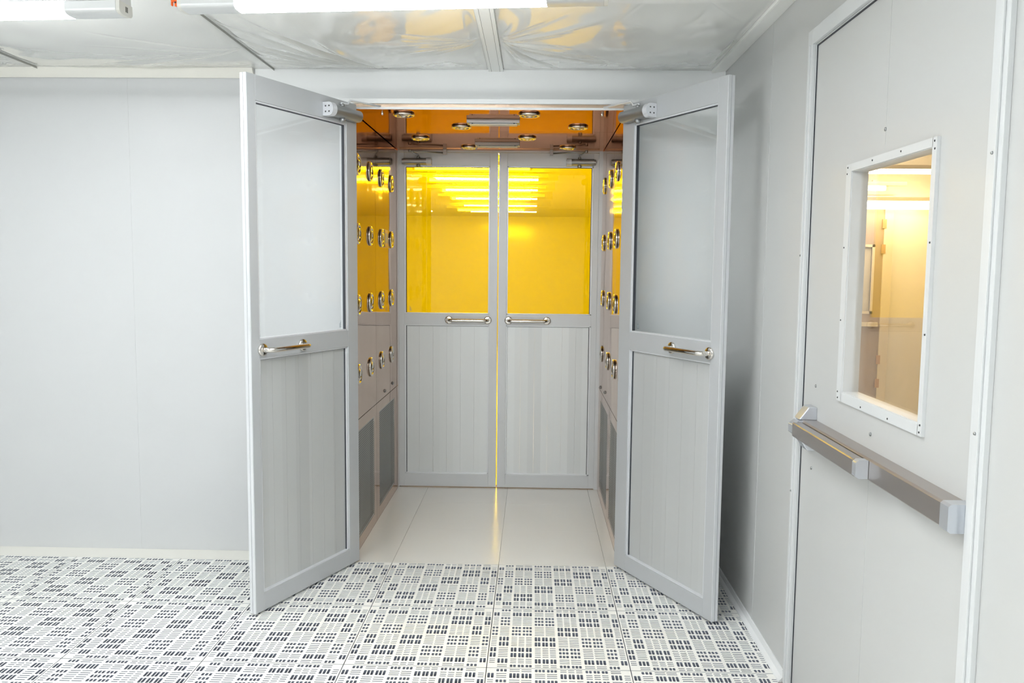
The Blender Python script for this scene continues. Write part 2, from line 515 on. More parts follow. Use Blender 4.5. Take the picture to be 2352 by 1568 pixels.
tile_me = tile_mesh()
rowname = ['row touching the wall', 'second row from the wall', 'third row from the wall', 'fourth row from the wall']
colname = {2: 'under the right door', 1: 'right half of the doorway', 0: 'left half of the doorway', -1: 'under the left door',
           -2: 'one column left of the left door', -3: 'two columns left of the left door',
           -4: 'three columns left of the left door', -5: 'four columns left of the left door'}
for m_ in range(4):
    for n_ in range(-5, 3):
        if m_ == 3 and n_ < -99: continue
        o = bpy.data.objects.new('floor_panel', tile_me); col.objects.link(o)
        o.location = (0.6 * n_, YG - 0.6 * m_, 0)
        tag(o, 'perforated floor panel, %s, %s' % (rowname[m_], colname[n_]), 'floor panel', 'perforated raised floor panels', 'thing')


# ------------------------------------------------------------------ door leaves of the air shower
def handle_parts(parent, s0, s1, z, out, zname='handle'):
    """Round pull handle between s0 and s1 (local x); out = local y direction of the face."""
    b = MB()
    r = 0.0125; d = 0.058 * out
    sg = 1 if s1 > s0 else -1
    pts = [(s0, 0.0, z)]
    for i in range(7):
        a = PI / 2 * i / 6
        pts.append((s0 + sg * 0.03 * (1 - math.cos(a)), d - out * 0.03 + out * 0.03 * math.sin(a), z))
    for i in range(7):
        a = PI / 2 * i / 6
        pts.append((s1 - sg * 0.03 * (1 - math.sin(a)), d - out * 0.03 + out * 0.03 * math.cos(a), z))
    pts.append((s1, 0.0, z))
    b.tube(pts, r, 16)
    h = b.build(zname, 'chrome', parent)
    for s_ in (s0, s1):
        f = MB(); f.lathe([(0.029, 0.0003 * out), (0.030, 0.004 * out), (0.029, 0.010 * out), (0.024, 0.0125 * out), (0.013, 0.013 * out)], (s_, 0, z), 'y', 28)
        f.build('flange', 'chrome', h)
    return h


def closer_parts(parent, s_out, s_hinge, z, arm_to_world=None, h=0.055, proud=0.062):
    """Door closer on the inner face (local y>0) between s_out (capped end) and s_hinge."""
    sg = 1 if s_hinge > s_out else -1
    b = MB()
    prof = [(0.001, z - h / 2), (0.001, z + h / 2)] + [(proud - 0.026 + 0.026 * math.sin(a), z + (h / 2) * math.cos(a))
                                               for a in [PI * i / 12 for i in range(13)]]
    a0, a1 = sorted((s_out + sg * 0.035, s_hinge - sg * 0.012))
    b.prism(prof, a0, a1, 'x', smooth=True)
    # rounded hinge-side end
    pr2 = [(0.004 + (p[0] - 0.004) * 0.8, z + (p[1] - z) * 0.85) for p in prof]
    b.prism(pr2, *sorted((s_hinge - sg * 0.012, s_hinge)), 'x', smooth=True)
    body = b.build('door_closer', 'closer', parent)
    e = MB()
    e.prism([(0.001, z - h * 0.56), (0.001, z + h * 0.56)] + [(proud - 0.024 + 0.027 * math.sin(a), z + (h * 0.56) * math.cos(a)) for a in [PI * i / 12 for i in range(13)]],
            *sorted((s_out, s_out + sg * 0.036)), 'x')
    for dz in (-0.014, 0.014):
        for dy in (0.018, 0.040):
            e.lathe([(0.004, 0.0), (0.004, 0.0008)], (s_out - sg * 0.0003, dy, z + dz), 'x', 10, 1)
    e.build('end_cap', ['cap', 'dark'], body)
    k = MB()
    sp = s_hinge * 0.45 + s_out * 0.55
    k.lathe([(0.010, h / 2 - 0.004), (0.012, h / 2 + 0.006), (0.012, h / 2 + 0.010), (0.006, h / 2 + 0.016)], (sp, proud * 0.5, z), 'z', 18)
    k.lathe([(0.012, -h / 2 - 0.018), (0.015, -h / 2 - 0.012), (0.015, -h / 2 + 0.004)], (sp, proud * 0.5, z), 'z', 18)
    k.build('pivot', 'closer', body)
    return body, (sp, proud * 0.5, z + h / 2 + 0.012)


def make_leaf(name, loc, rz, sg, L, ztop, label, glass_mat, gx, gz, plank_z, hs, closer, t=0.037, mark=True, z0=0.012):
    """Leaf with hinge at the local origin running along sg*x; inner face at local y=0, body to y=-t."""
    root = empty(name, loc, rz)
    tag(root, label, 'door', 'door leaves of the air shower', S)
    X = lambda s_: s_ * sg
    g0, g1 = gx; gz0, gz1 = gz; p0, p1 = plank_z
    f = MB()
    f.box(X(0), X(g0), -t, 0, z0, ztop)                  # hinge stile
    f.box(X(g1), X(L), -t, 0, z0, ztop)                  # free stile
    f.box(X(g0), X(g1), -t, 0, gz1, ztop)                # top rail
    f.box(X(g0), X(g1), -t, 0, p1, gz0)                  # middle rail
    f.box(X(g0), X(g1), -t, 0, z0, p0)                   # bottom rail
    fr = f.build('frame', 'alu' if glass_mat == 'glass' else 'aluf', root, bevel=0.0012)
    # bright edge profile with a groove on the free edge
    e = MB()
    e.box(X(L), X(L + 0.003), -t + 0.001, -t * 0.56, z0, ztop - 0.001)
    e.box(X(L), X(L + 0.003), -t * 0.44, -0.001, z0, ztop - 0.001)
    e.build('edge_profile', 'alul', root)
    # glazing beads and black gaskets
    bd = MB()
    for (a, c0) in ((gz0, gz1), (p0, p1)):
        bd.box(X(g0), X(g0 + 0.012), -0.022, -0.004, a, c0)
        bd.box(X(g1 - 0.008), X(g1), -0.022, -0.004, a, c0)
        bd.box(X(g0), X(g1), -0.022, -0.004, a, a + 0.008)
        bd.box(X(g0), X(g1), -0.022, -0.004, c0 - 0.008, c0)
    bd.build('glazing_bead', 'alul', root, bevel=0.001)
    gk = MB()
    for (a, c0) in ((gz0, gz1), (p0, p1)):
        gk.box(X(g0 + 0.012), X(g0 + 0.016), -0.021, -0.006 if a == gz0 else -0.012, a + 0.008, c0 - 0.008)
        gk.box(X(g0 + 0.012), X(g1 - 0.008), -0.021, -0.008 if a == gz0 else -0.016, c0 - 0.011, c0 - 0.008)
    gk.build('gasket', 'gasket', root)
    pn = MB(); pn.box(X(g0 + 0.010), X(g1 - 0.006), -0.026, -0.020, gz0 + 0.006, gz1 - 0.006)
    pane = pn.build('glass_pane', glass_mat, root)
    if mark:
        mk = MB()
        mx = g0 + 0.035 if mark != 'hinge' else g0 + 0.04
        for i, wl in enumerate((0.016, 0.016, 0.016, 0.010, 0.006)):
            mk.box(X(mx), X(mx + wl), -0.0198, -0.0192, gz0 + 0.02 + i * 0.0075, gz0 + 0.0225 + i * 0.0075)
        mk.build('etched_mark', 'ink', pane)
    lp = MB()
    n = max(1, round((g1 - g0 - 0.01) / 0.1005))
    wd = (g1 - g0 - 0.012) / n
    for i in range(n):
        a = g0 + 0.006 + i * wd
        lp.box(X(a + 0.0004), X(a + wd - 0.0004), -0.036, -0.018, p0 + 0.006, p1 - 0.006)
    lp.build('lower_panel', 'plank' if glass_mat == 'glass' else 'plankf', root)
    handle_parts(root, X(hs[0]), X(hs[1]), (p1 + gz0) / 2 - (0.004), 1)
    hg = MB()
    for zz in (0.22, 1.28, 2.28):
        hg.lathe([(0.008, -0.05), (0.008, 0.05)], (X(-0.009), -t - 0.002, zz), 'z', 12)
    hg.build('hinge', 'alu', root)
    body, piv = closer_parts(root, X(closer[0]), X(closer[1]), closer[2], h=closer[3])
    return root, body, piv


def local(root_loc, rz, p):
    c, s_ = math.cos(rz), math.sin(rz)
    return Vector((root_loc[0] + c * p[0] - s_ * p[1], root_loc[1] + s_ * p[0] + c * p[1], p[2] + root_loc[2]))


def to_local(root_loc, rz, P):
    dx, dy = P[0] - root_loc[0], P[1] - root_loc[1]
    c, s_ = math.cos(-rz), math.sin(-rz)
    return (c * dx - s_ * dy, s_ * dx + c * dy, P[2] - root_loc[2])


LF = 0.822
lh = (-0.185, -0.15, 0.0); la = math.atan2(-0.75, -0.333)
l_root, l_body, l_piv = make_leaf('door_1', lh, la, 1, LF, 2.523,
    'open left door of the air shower, grey aluminium with clear upper glass', 'glass',
    (0.088, 0.768), (1.315, 2.408), (0.098, 1.228), (0.752, 0.467), (0.285, 0.012, 2.452, 0.060), mark=True)
rh_ = (1.245, -0.15, 0.0); ra = math.atan2(-0.735, 0.385) + PI
r_root, r_body, r_piv = make_leaf('door_2', rh_, ra, -1, LF + 0.006, 2.523,
    'open right door of the air shower, grey aluminium with clear upper glass', 'glass',
    (0.105, 0.765), (1.325, 2.412), (0.098, 1.232), (0.762, 0.478), (0.300, 0.030, 2.452, 0.060), mark='hinge')

LFAR = 0.725
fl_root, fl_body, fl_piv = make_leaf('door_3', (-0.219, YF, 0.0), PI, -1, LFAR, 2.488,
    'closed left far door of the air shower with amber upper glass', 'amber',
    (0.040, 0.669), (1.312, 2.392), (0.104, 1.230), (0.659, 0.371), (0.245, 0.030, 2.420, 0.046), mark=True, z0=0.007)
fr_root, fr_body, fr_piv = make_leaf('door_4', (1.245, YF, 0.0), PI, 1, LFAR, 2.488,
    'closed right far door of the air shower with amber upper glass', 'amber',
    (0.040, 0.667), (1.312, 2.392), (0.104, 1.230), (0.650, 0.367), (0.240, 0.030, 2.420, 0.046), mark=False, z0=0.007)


def arm(body, root_loc, rz, piv, target, drop=True):
    t_ = Vector(to_local(root_loc, rz, target))
    p = Vector(piv)
    b = MB()
    d = (t_ - p); d.z = 0; d.normalize()
    a = p + Vector((0, 0, 0.004)); q = a + d * 0.035
    pts = [a - d * 0.012, a, q, q + d * 0.006 + Vector((0, 0, 0.012)), q + d * 0.018 + Vector((0, 0, 0.022)), t_]
    b.tube(pts, 0.0055, 10)
    ar = b.build('closer_arm', 'alul', body)
    k = MB()
    k.lathe([(0.008, -0.010), (0.0095, -0.006), (0.0095, 0.010), (0.006, 0.020)], tuple(t_), 'z', 14)
    if drop:
        k.lathe([(0.003, -0.045), (0.007, -0.040), (0.006, -0.028), (0.003, -0.022), (0.003, -0.008)], tuple(t_), 'z', 12)
    k.build('pivot_pin', 'chrome', body)


arm(l_body, lh, la, l_piv, (-0.053, -0.105, 2.520))
arm(r_body, rh_, ra, r_piv, (1.135, -0.105, 2.520))


def folded_arm(body, root_loc, rz, piv, elbow, end):
    b = MB()
    e = Vector(to_local(root_loc, rz, elbow)); t_ = Vector(to_local(root_loc, rz, end))
    b.tube([Vector(piv) - Vector((0, 0, 0.006)), Vector(piv) + Vector((0, 0, 0.01)), e], 0.0055, 10)
    b.tube([e, t_], 0.0055, 10)
    b.lathe([(0.011, -0.008), (0.011, 0.010)], tuple(e), 'z', 14)
    b.build('closer_arm', 'closer', body)
    k = MB()
    k.box(t_.x - 0.012, t_.x + 0.012, t_.y - 0.012, t_.y + 0.012, t_.z - 0.012, 2.503)
    k.build('arm_bracket', 'closer', body)


folded_arm(fl_body, (-0.219, YF, 0), PI, fl_piv, (-0.115, YF - 0.15, 2.478), (0.125, YF - 0.05, 2.478))
folded_arm(fr_body, (1.245, YF, 0), PI, fr_piv, (1.14, YF - 0.15, 2.478), (0.895, YF - 0.05, 2.478))

# ------------------------------------------------------------------ air shower cabin
cab = empty('air_shower', (0.522, 0.65, 0))
tag(cab, 'walk-in air shower cabin lined with polished steel and round nozzles', 'air shower')
OX, OY = 0.522, 0.65


def cpart(b, name, m, bevel=0, label=None):
    T = Matrix.Translation((-OX, -OY, 0))
    b.v = [tuple(T @ Vector(p)) for p in b.v]
    return b.build(name, m, cab, bevel=bevel, label=label)


ZS = 0.775
for sgn, xw in ((-1, XL), (1, XR)):
    xo = xw + sgn * 0.04
    b = MB(); b.box(xw, xo, -0.118, 0.602, ZS + 0.002, ZT - 0.005); cpart(b, 'side_panel', 'steel')
    b = MB(); b.box(xw, xo, 0.605, 1.51, ZS + 0.002, ZT - 0.005); cpart(b, 'side_panel', 'steel')
    b = MB(); b.box(xo, xo + sgn * 0.01, -0.118, 1.60, 0, ZT); cpart(b, 'outer_casing', 'dark')
    # lower panels around the return air grilles
    for (y0, y1, gy0, gy1) in ((-0.118, 0.602, 0.0, 0.525), (0.605, 1.51, 0.70, 1.29)):
        b = MB()
        b.box(xw, xo, y0, gy0, 0, ZS - 0.002); b.box(xw, xo, gy1, y1, 0, ZS - 0.002)
        b.box(xw, xo, gy0, gy1, 0, 0.07); b.box(xw, xo, gy0, gy1, 0.708, ZS - 0.002)
        cpart(b, 'lower_side_panel', 'steel')
        g = MB()
        n1 = int((gy1 - gy0 - 0.02) / 0.0135); n2 = int(0.618 / 0.0135)
        yi = intervals(gy0 + 0.01, gy1 - 0.01, n1, 0.0088); zi = intervals(0.08, 0.698, n2, 0.0088)
        plate(g, gy0, gy1, 0.07, 0.708, yi, zi, 0.0)
        g.v = [(xw + sgn * 0.003, p[0], p[1]) for p in g.v]
        gr = cpart(g, 'return_air_grille', 'grille', label='perforated steel grille')
        fl = MB(); fl.box(xw + sgn * 0.028, xw + sgn * 0.035, gy0, gy1, 0.07, 0.708); cpart(fl, 'filter_mat', 'grey')
# ceiling panels and seam
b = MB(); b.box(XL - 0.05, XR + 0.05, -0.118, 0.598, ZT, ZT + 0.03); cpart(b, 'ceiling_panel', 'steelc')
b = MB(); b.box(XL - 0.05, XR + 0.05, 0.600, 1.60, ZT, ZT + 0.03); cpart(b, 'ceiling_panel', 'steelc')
# far frame around the far doors
b = MB()
b.box(XL, -0.2195, YF + 0.004, YF + 0.06, 0, ZT); b.box(1.2455, XR, YF + 0.004, YF + 0.06, 0, ZT)
b.box(XL, XR, YF + 0.006, YF + 0.06, 2.492, ZT)
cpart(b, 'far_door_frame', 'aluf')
b = MB(); b.box(0.500, 0.526, YF + 0.044, YF + 0.048, 0.004, 2.48); cpart(b, 'amber_seal_strip', 'amber')
b = MB(); b.box(XL, XR, YF + 0.046, YF + 0.060, 0.0, 0.012); cpart(b, 'sill', 'hinge')
# front frame
b = MB()
b.box(-0.285, XL, -0.12, 0.0, 0.0, 2.562); b.box(XR, 1.329, -0.12, 0.0, 0.0, 2.562)
b.box(XL, XR, -0.12, 0.0, 2.536, 2.562)
cpart(b, 'front_frame', 'white', bevel=0.0015)
b = MB()
b.box(XL, XR, -0.116, -0.02, 2.518, 2.535)
b.box(XL, XR, -0.119, -0.110, 2.506, 2.5175, 1)
cpart(b, 'header_track', ['trim', 'white'])
for x in (0.33, 0.41, 0.62, 0.70):
    b = MB(); b.lathe([(0.006, -0.001), (0.006, 0.0)], (x, -0.095, 2.518), 'z', 10); cpart(b, 'screw', 'dark')
# nozzles
NP = [(0.054, 0.0), (0.060, 0.002), (0.061, 0.006), (0.058, 0.011), (0.053, 0.013), (0.048, 0.011), (0.046, 0.004),
      (0.040, 0.003), (0.034, 0.010), (0.028, 0.0145), (0.022, 0.016), (0.019, 0.011), (0.017, 0.005)]


def nozzle_mesh(axis, sg):
    b = MB()
    pr = [(r, h * sg) for r, h in NP]
    b.lathe(pr, (0, 0, 0), axis, 32, 0)
    b.lathe([(0.0168, 0.0052 * sg), (0.0167, 0.0056 * sg)], (0, 0, 0), axis, 20, 1)
    return b.mesh('air_nozzle', ['chrome', 'dark'])


nl, nr, nc = nozzle_mesh('x', 1), nozzle_mesh('x', -1), nozzle_mesh('z', -1)


def put(me, name, x, y, z):
    o = bpy.data.objects.new(name, me); col.objects.link(o); o.parent = cab
    o.location = (x - OX, y - OY, z)
    return o


for z in (2.232, 1.844, 1.437, 1.037):
    for y in (0.055, 0.420, 0.795, 1.170): put(nl, 'air_nozzle', XL, y, z)
for z in (2.235, 1.838, 1.446, 1.050):
    for y in (-0.055, 0.345, 0.78, 1.255): put(nr, 'air_nozzle', XR, y, z)
for (x, y) in ((.046, .01), (.332, .411), (.023, .865), (.311, 1.28), (.743, .0), (1.033, .404), (.724, .838), (1.006, 1.28)):
    put(nc, 'air_nozzle', x, y, ZT)
# little caps and the control plate
for x, y, z in ((XL, 0.90, 0.815), (XL, 1.215, 0.823), (XR, 1.30, 0.80), (XR, 0.93, 0.82)):
    b = MB(); q = 1 if x == XL else -1
    b.lathe([(0.012, 0), (0.012, 0.004 * q), (0.007, 0.010 * q)], (x, y, z), 'x', 14)
    cpart(b, 'plug_cap', 'closer')
b = MB(); b.box(XL, XL + 0.006, 0.855, 1.02, 1.785, 1.905); b.box(XL + 0.006, XL + 0.008, 0.862, 0.90, 1.79, 1.90, 1)
b.box(XL + 0.006, XL + 0.009, 0.925, 1.00, 1.815, 1.88, 2)
cpart(b, 'control_plate', ['hinge', 'redled', 'orange'] if 0 else ['hinge', 'redled', 'lampoff'], label='small control plate with dark screen')

# two lamps on the cabin ceiling
for i, (x, y) in enumerate(((0.535, 0.195), (0.520, 1.08))):
    t_ = empty('cabin_lamp', (x, y, ZT))
    tag(t_, 'slim unlit grey lamp on the air shower ceiling, ' + ('nearer the open doors' if i == 0 else 'nearer the far amber doors'), 'ceiling lamp', 'lamps on the air shower ceiling')
    b = MB(); b.box(-0.152, 0.152, -0.042, 0.042, -0.022, -0.0005); b.build('housing', 'closer', t_, bevel=0.002)
    b = MB(); b.box(-0.138, 0.138, -0.032, 0.032, -0.030, -0.0225); b.build('lamp_lens', 'lampoff', t_, bevel=0.003)
    for sx in (-0.12, 0.12):
        b = MB(); b.lathe([(0.004, -0.004), (0.004, 0.0)], (sx, -0.036, -0.022), 'z', 10)
        b.build('screw', 'dark', t_)

# ------------------------------------------------------------------ side door with panic bar
d5 = empty('door_5', (XW, (DY0 + DY1) / 2, 0))
tag(d5, 'grey-white side door with tall window and steel panic bar', 'door', kind=S)
CY = (DY0 + DY1) / 2


def dpart(b, name, m, bevel=0, label=None, parent=None):
    T = Matrix.Translation((-XW, -CY, 0))
    b.v = [tuple(T @ Vector(p)) for p in b.v]
    return b.build(name, m, parent or d5, bevel=bevel, label=label)


WY0, WY1, WZ0, WZ1 = -1.895, -2.452, 1.258, 1.990
b = MB()
yo0, yo1 = DY0 - 0.006, DY1 + 0.004
b.box(XW + 0.006, XW + 0.050, yo1, WY1, 0.012, DZ - 0.006)
b.box(XW + 0.006, XW + 0.050, WY0, yo0, 0.012, DZ - 0.006)
b.box(XW + 0.006, XW + 0.050, WY1, WY0, 0.012, WZ0)
b.box(XW + 0.006, XW + 0.050, WY1, WY0, WZ1, DZ - 0.006)
b.box(XW + 0.0052, XW + 0.006, -2.130, -2.127, WZ1 + 0.05, DZ - 0.01)
b.box(XW + 0.0052, XW + 0.006, -2.130, -2.127, 0.02, 1.03)
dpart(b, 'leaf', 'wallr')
# frame trims (proud of the wall) with a thin ridge, screws
b = MB()
b.box(XW - 0.014, XW, DY0, DY0 + 0.050, 0, DZ + 0.055)
b.box(XW - 0.018, XW - 0.014, DY0 + 0.020, DY0 + 0.024, 0, DZ)
b.box(XW - 0.014, XW, DY1 - 0.062, DY1, 0, DZ + 0.055)
b.box(XW - 0.020, XW - 0.014, DY1 - 0.045, DY1 - 0.022, 0, DZ + 0.03)
b.box(XW - 0.014, XW, DY1, DY0, DZ, DZ + 0.055)
b.box(XW, XW + 0.058, DY0 - 0.004, DY0, 0, DZ); b.box(XW, XW + 0.058, DY1, DY1 + 0.003, 0, DZ)
b.box(XW, XW + 0.058, DY1, DY0, DZ - 0.004, DZ)
dpart(b, 'door_frame', 'trim', bevel=0.0015)
b = MB()
b.box(XW + 0.002, XW + 0.0058, DY0 - 0.0075, DY0 - 0.004, 0.012, DZ - 0.004)
b.box(XW + 0.002, XW + 0.0058, DY1 + 0.004, DY0 - 0.004, DZ - 0.0085, DZ - 0.004)
dpart(b, 'gasket', 'gasket')
# window frame: flat flange, deep reveal
b = MB()
fo = 0.052; fw = 0.012
ya, yb, za, zb = WY0 + fo - 0.012, WY1 - 0.022, WZ0 - 0.030, WZ1 + 0.022
b.box(XW - 0.004, XW + 0.0058, yb, WY1 + 0.002, za, zb); b.box(XW - 0.004, XW + 0.0058, WY0 - 0.002, ya, za, zb)
b.box(XW - 0.004, XW + 0.0058, WY1, WY0, za, WZ0 + 0.002); b.box(XW - 0.004, XW + 0.0058, WY1, WY0, WZ1 - 0.002, zb)
b.box(XW + 0.0, XW + 0.052, WY1, WY1 + 0.004, WZ0, WZ1); b.box(XW + 0.0, XW + 0.052, WY0 - 0.004, WY0, WZ0, WZ1)
b.box(XW + 0.0, XW + 0.052, WY1, WY0, WZ0, WZ0 + 0.004); b.box(XW + 0.0, XW + 0.052, WY1, WY0, WZ1 - 0.004, WZ1)
wf = dpart(b, 'window_frame', 'trim')
b = MB()
for y in np.linspace(yb + 0.012, ya - 0.012, 4):
    for z in (za + 0.010, zb - 0.010): b.lathe([(0.0032, 0), (0.0024, -0.0016)], (XW - 0.004, float(y), z), 'x', 8)
for z in np.linspace(za + 0.03, zb - 0.03, 4):
    for y in (yb + 0.009, ya - 0.009): b.lathe([(0.0032, 0), (0.0024, -0.0016)], (XW - 0.004, y, float(z)), 'x', 8)
sc_ = dpart(b, 'screw', 'dark')
b = MB(); b.box(XW + 0.030, XW + 0.036, WY1, WY0, WZ0, WZ1); dpart(b, 'glass_pane', 'glassd')
b = MB()
for (y, z) in ((-1.622, 1.241), (-1.612, 0.932), (-2.128, 2.085), (-2.128, 1.165)):
    b.lathe([(0.006, 0), (0.0055, -0.003), (0.002, -0.004)], (XW + 0.006, y, z), 'x', 12)
for (y, z) in ((DY1 - 0.034, 1.297), (DY1 - 0.034, 1.93), (DY0 + 0.040, 0.80), (DY0 + 0.042, 1.72)):
    b.lathe([(0.004, 0), (0.003, -0.003)], (XW - 0.0205 if y < -2.7 else XW - 0.014, y, z), 'x', 10)
dpart(b, 'bolt_head', 'closer')
# threshold
b = MB(); b.box(XW - 0.03, XW + 0.06, DY1, DY0 + 0.05, 0.0, 0.010); dpart(b, 'threshold', 'bar')
# panic bar
pb = empty('panic_bar', (0, 0, 0)); pb.parent = d5
RB = XW + 0.006
b = MB()
b.prism([(RB, 1.052), (RB, 1.118), (RB - 0.050, 1.118), (RB - 0.056, 1.113), (RB - 0.056, 1.057), (RB - 0.050, 1.052)], -2.694, -1.600, 'y')
dpart(b, 'rail', 'bar', bevel=0.001, parent=pb)
b = MB()
b.prism([(RB - 0.060, 1.060), (RB - 0.060, 1.112), (RB - 0.089, 1.112), (RB - 0.092, 1.108), (RB - 0.092, 1.064), (RB - 0.089, 1.060)], -2.235, -1.660, 'y')
b.box(RB - 0.060, RB - 0.056, -2.2, -1.66, 1.07, 1.10)
dpart(b, 'push_pad', 'bar', bevel=0.001, parent=pb)
b = MB()
b.prism([(RB - 0.057, 1.058), (RB - 0.057, 1.114), (RB - 0.084, 1.114), (RB - 0.094, 1.106), (RB - 0.094, 1.066), (RB - 0.084, 1.058)], -2.262, -2.2355, 'y')
b.prism([(RB - 0.000, 1.050), (RB - 0.000, 1.120), (RB - 0.052, 1.120), (RB - 0.059, 1.114), (RB - 0.059, 1.056), (RB - 0.052, 1.050)], -2.7345, -2.6945, 'y')
dpart(b, 'end_cap', 'barcap', bevel=0.004, parent=pb)
b = MB()
b.prism([(RB - 0.001, 1.056), (RB - 0.001, 1.116), (RB - 0.070, 1.116), (RB - 0.090, 1.100), (RB - 0.090, 1.070), (RB - 0.070, 1.056)], -1.6595, -1.605, 'y')
# tapered lock housing above and below the bar
for zz0, zz1 in ((1.1175, 1.165), (1.0545, 1.004)):
    y0, y1 = -1.556, -1.648
    b.add([(RB, y0, zz0), (RB, y1, zz0), (RB - 0.062, y1 + 0.010, zz0), (RB - 0.062, y0 - 0.022, zz0),
           (RB, y0 - 0.014, zz1), (RB, y1, zz1), (RB - 0.030, y1 + 0.004, zz1), (RB - 0.030, y0 - 0.030, zz1)],
          [(0, 1, 2, 3), (4, 7, 6, 5), (0, 4, 5, 1), (1, 5, 6, 2), (2, 6, 7, 3), (3, 7, 4, 0)])
lk = dpart(b, 'lock_housing', 'barcap', bevel=0.003, parent=pb)

# ------------------------------------------------------------------ batten lights
def make_batten(lens, name='batten_light'):
    """0.15 wide, length 1.58 along x, hung close under the ceiling; origin at ceiling centre."""
    r = empty(name)
    prof = [(-0.046, 0.0), (-0.047, 0.028)] + [(-0.047 * math.copysign(abs(math.cos(a)) ** 0.7, math.cos(a)), 0.028 + 0.019 * math.sin(a) ** 0.7) for a in [PI * k / 14 for k in range(1, 14)]] + [(0.047, 0.028), (0.046, 0.0)]
    up_ = [(y, -0.098 - h) for y, h in prof]
    b = MB()
    b.prism(up_, -0.775, -0.572, 'x', smooth=False); b.prism(up_, 0.572, 0.775, 'x', smooth=False)
    b.prism([(-0.044, -0.030), (-0.0465, -0.0968), (0.0465, -0.0968), (0.044, -0.030)], -0.785, 0.785, 'x')
    b.box(-0.46, -0.40, -0.03, 0.03, -0.0305, -0.0045); b.box(0.40, 0.46, -0.03, 0.03, -0.0305, -0.0045)
    b.build('housing', 'fix', r)
    for s_ in (-1, 1):
        e = MB(); e.prism([(y * 0.97, z) for y, z in up_], *sorted((s_ * 0.7755, s_ * 0.790)), 'x')
        e.box(*sorted((s_ * 0.7901, s_ * 0.7912)), -0.004, 0.012, -0.130, -0.110, 1)
        e.build('end_cap', ['fixcap', 'grey'], r)
    b = MB(); b.prism([(y * 0.985, z + 0.001) for y, z in up_[1:-1]], -0.5715, 0.5715, 'x')
    b.build('diffuser', lens, r)
    return r


proto = make_batten('lens')
FY = -1.50
rows = [FY, -2.85, -4.20, -5.55, -7.0]
rw = ['nearest the air shower', 'in the second row from the air shower', 'in the third row from the air shower', 'in the fourth row from the air shower', 'in the fifth row from the air shower']
cw_ = ['left column', 'doorway column']
first = True
for j, y in enumerate(rows):
    for i, x in enumerate((-1.572, 0.242)):
        o = proto if first else copy_tree(proto); first = False
        o.location = (x, y if j else (-1.400 if i == 0 else -1.560), ZC)
        o.rotation_euler = (0, 0, -0.072 if j == 0 else 0)
        tag(o, 'white batten light %s, %s' % (rw[j], cw_[i]), 'batten light', 'white batten lights')


def make_tube_batten(lens='lensy'):
    r = empty('tube_light')
    b = MB(); b.box(-0.79, 0.79, -0.030, 0.030, -0.060, -0.0205)
    b.box(-0.5, -0.45, -0.02, 0.02, -0.0204, -0.0005); b.box(0.45, 0.5, -0.02, 0.02, -0.0204, -0.0005)
    b.build('housing', 'yframe', r, bevel=0.003)
    for s_ in (-1, 1):
        e = MB(); e.box(*sorted((s_ * 0.586, s_ * 0.610)), -0.016, 0.016, -0.105, -0.0605); e.build('tube_holder', 'yframe', r)
    b = MB(); b.lathe([(0.017, -0.585), (0.019, -0.575), (0.019, 0.575), (0.017, 0.585)], (0, 0, -0.088), 'x', 14); b.build('tube', lens, r)
    return r


yproto = make_tube_batten()
yr_ = [3.88, 5.06, 6.42, 7.70, 10.25]
nm_ = ['nearest', 'second', 'third', 'fourth', 'farthest']
first = True
for j, y in enumerate(yr_):
    o = yproto if first else copy_tree(yproto); first = False
    o.location = (0.14 if j < 4 else 0.0, y, ZC)
    tag(o, 'yellow tube light seen through the amber doors, %s from the doors' % nm_[j], 'tube light', 'yellow tube lights beyond the amber doors')
# battens in the room behind the side door
sproto = make_tube_batten('lensy2')
sl = [((4.58, 3.75), 2.66, 'topmost in the side door window'), ((3.75, 3.95), 2.515, 'reflection stand-in, second from the top in the side door window'),  # lower-hung tubes stand in for reflections of the room's tubes
      ((3.10, 4.15), 2.445, 'reflection stand-in, third from the top, at the left edge of the side door window'), ((4.58, 4.40), 2.400, 'reflection stand-in, lowest but one, at the right edge of the side door window'),
      ((4.58, 4.62), 2.375, 'reflection stand-in, lowest in the side door window'), ((3.6, 1.8), 2.80, 'added out of view beside the partition to even the light'), ((3.6, -0.6), 2.81, 'added out of view in the middle of the side room to even the light'), ((3.6, -2.8), 2.82, 'added out of view at the near end of the side room to even the light')]  # out-of-view tubes are added to light the side room evenly
for (x, y), z, s_ in sl:
    o = copy_tree(sproto) if z != 2.66 else sproto; o.location = (x, y, z + 0.06); o.rotation_euler = (0, 0, 0.0)
    tag(o, 'yellow tube light, %s' % s_, 'tube light', 'yellow tube lights behind the side door')

# small orange clip and blue pin on the ceiling film between the two nearest battens
jb = empty('plastic_clip', (-0.640, -1.350, ZC))
tag(jb, 'small orange plastic clip hanging from the ceiling between two battens', 'clip')
b = MB(); b.box(-0.015, 0.015, -0.006, 0.006, -0.060, -0.006)
b.box(-0.015, -0.009, -0.006, 0.006, -0.074, -0.060); b.box(-0.001, 0.013, -0.006, 0.006, -0.076, -0.060)
b.build('clip_body', 'orange', jb, bevel=0.002)
b = MB(); b.lathe([(0.0035, 0.0), (0.0035, -0.0012)], (0.003, -0.006, -0.062), 'y', 10); b.build('clip_hole', 'dark', jb)
pn_ = MB(); pn_.lathe([(0.003, -0.012), (0.006, -0.010), (0.006, -0.006), (0.002, -0.004), (0.002, 0.0)], (-0.708, -1.055, ZC), 'z', 12)
tag(pn_.build('ceiling_pin', 'blue'), 'tiny blue pin in the ceiling film beside the batten end', 'pin')

# ------------------------------------------------------------------ plastic sheeting under the ceiling
def noise1(rs, n=64):
    t = rs.standard_normal(n)
    return t


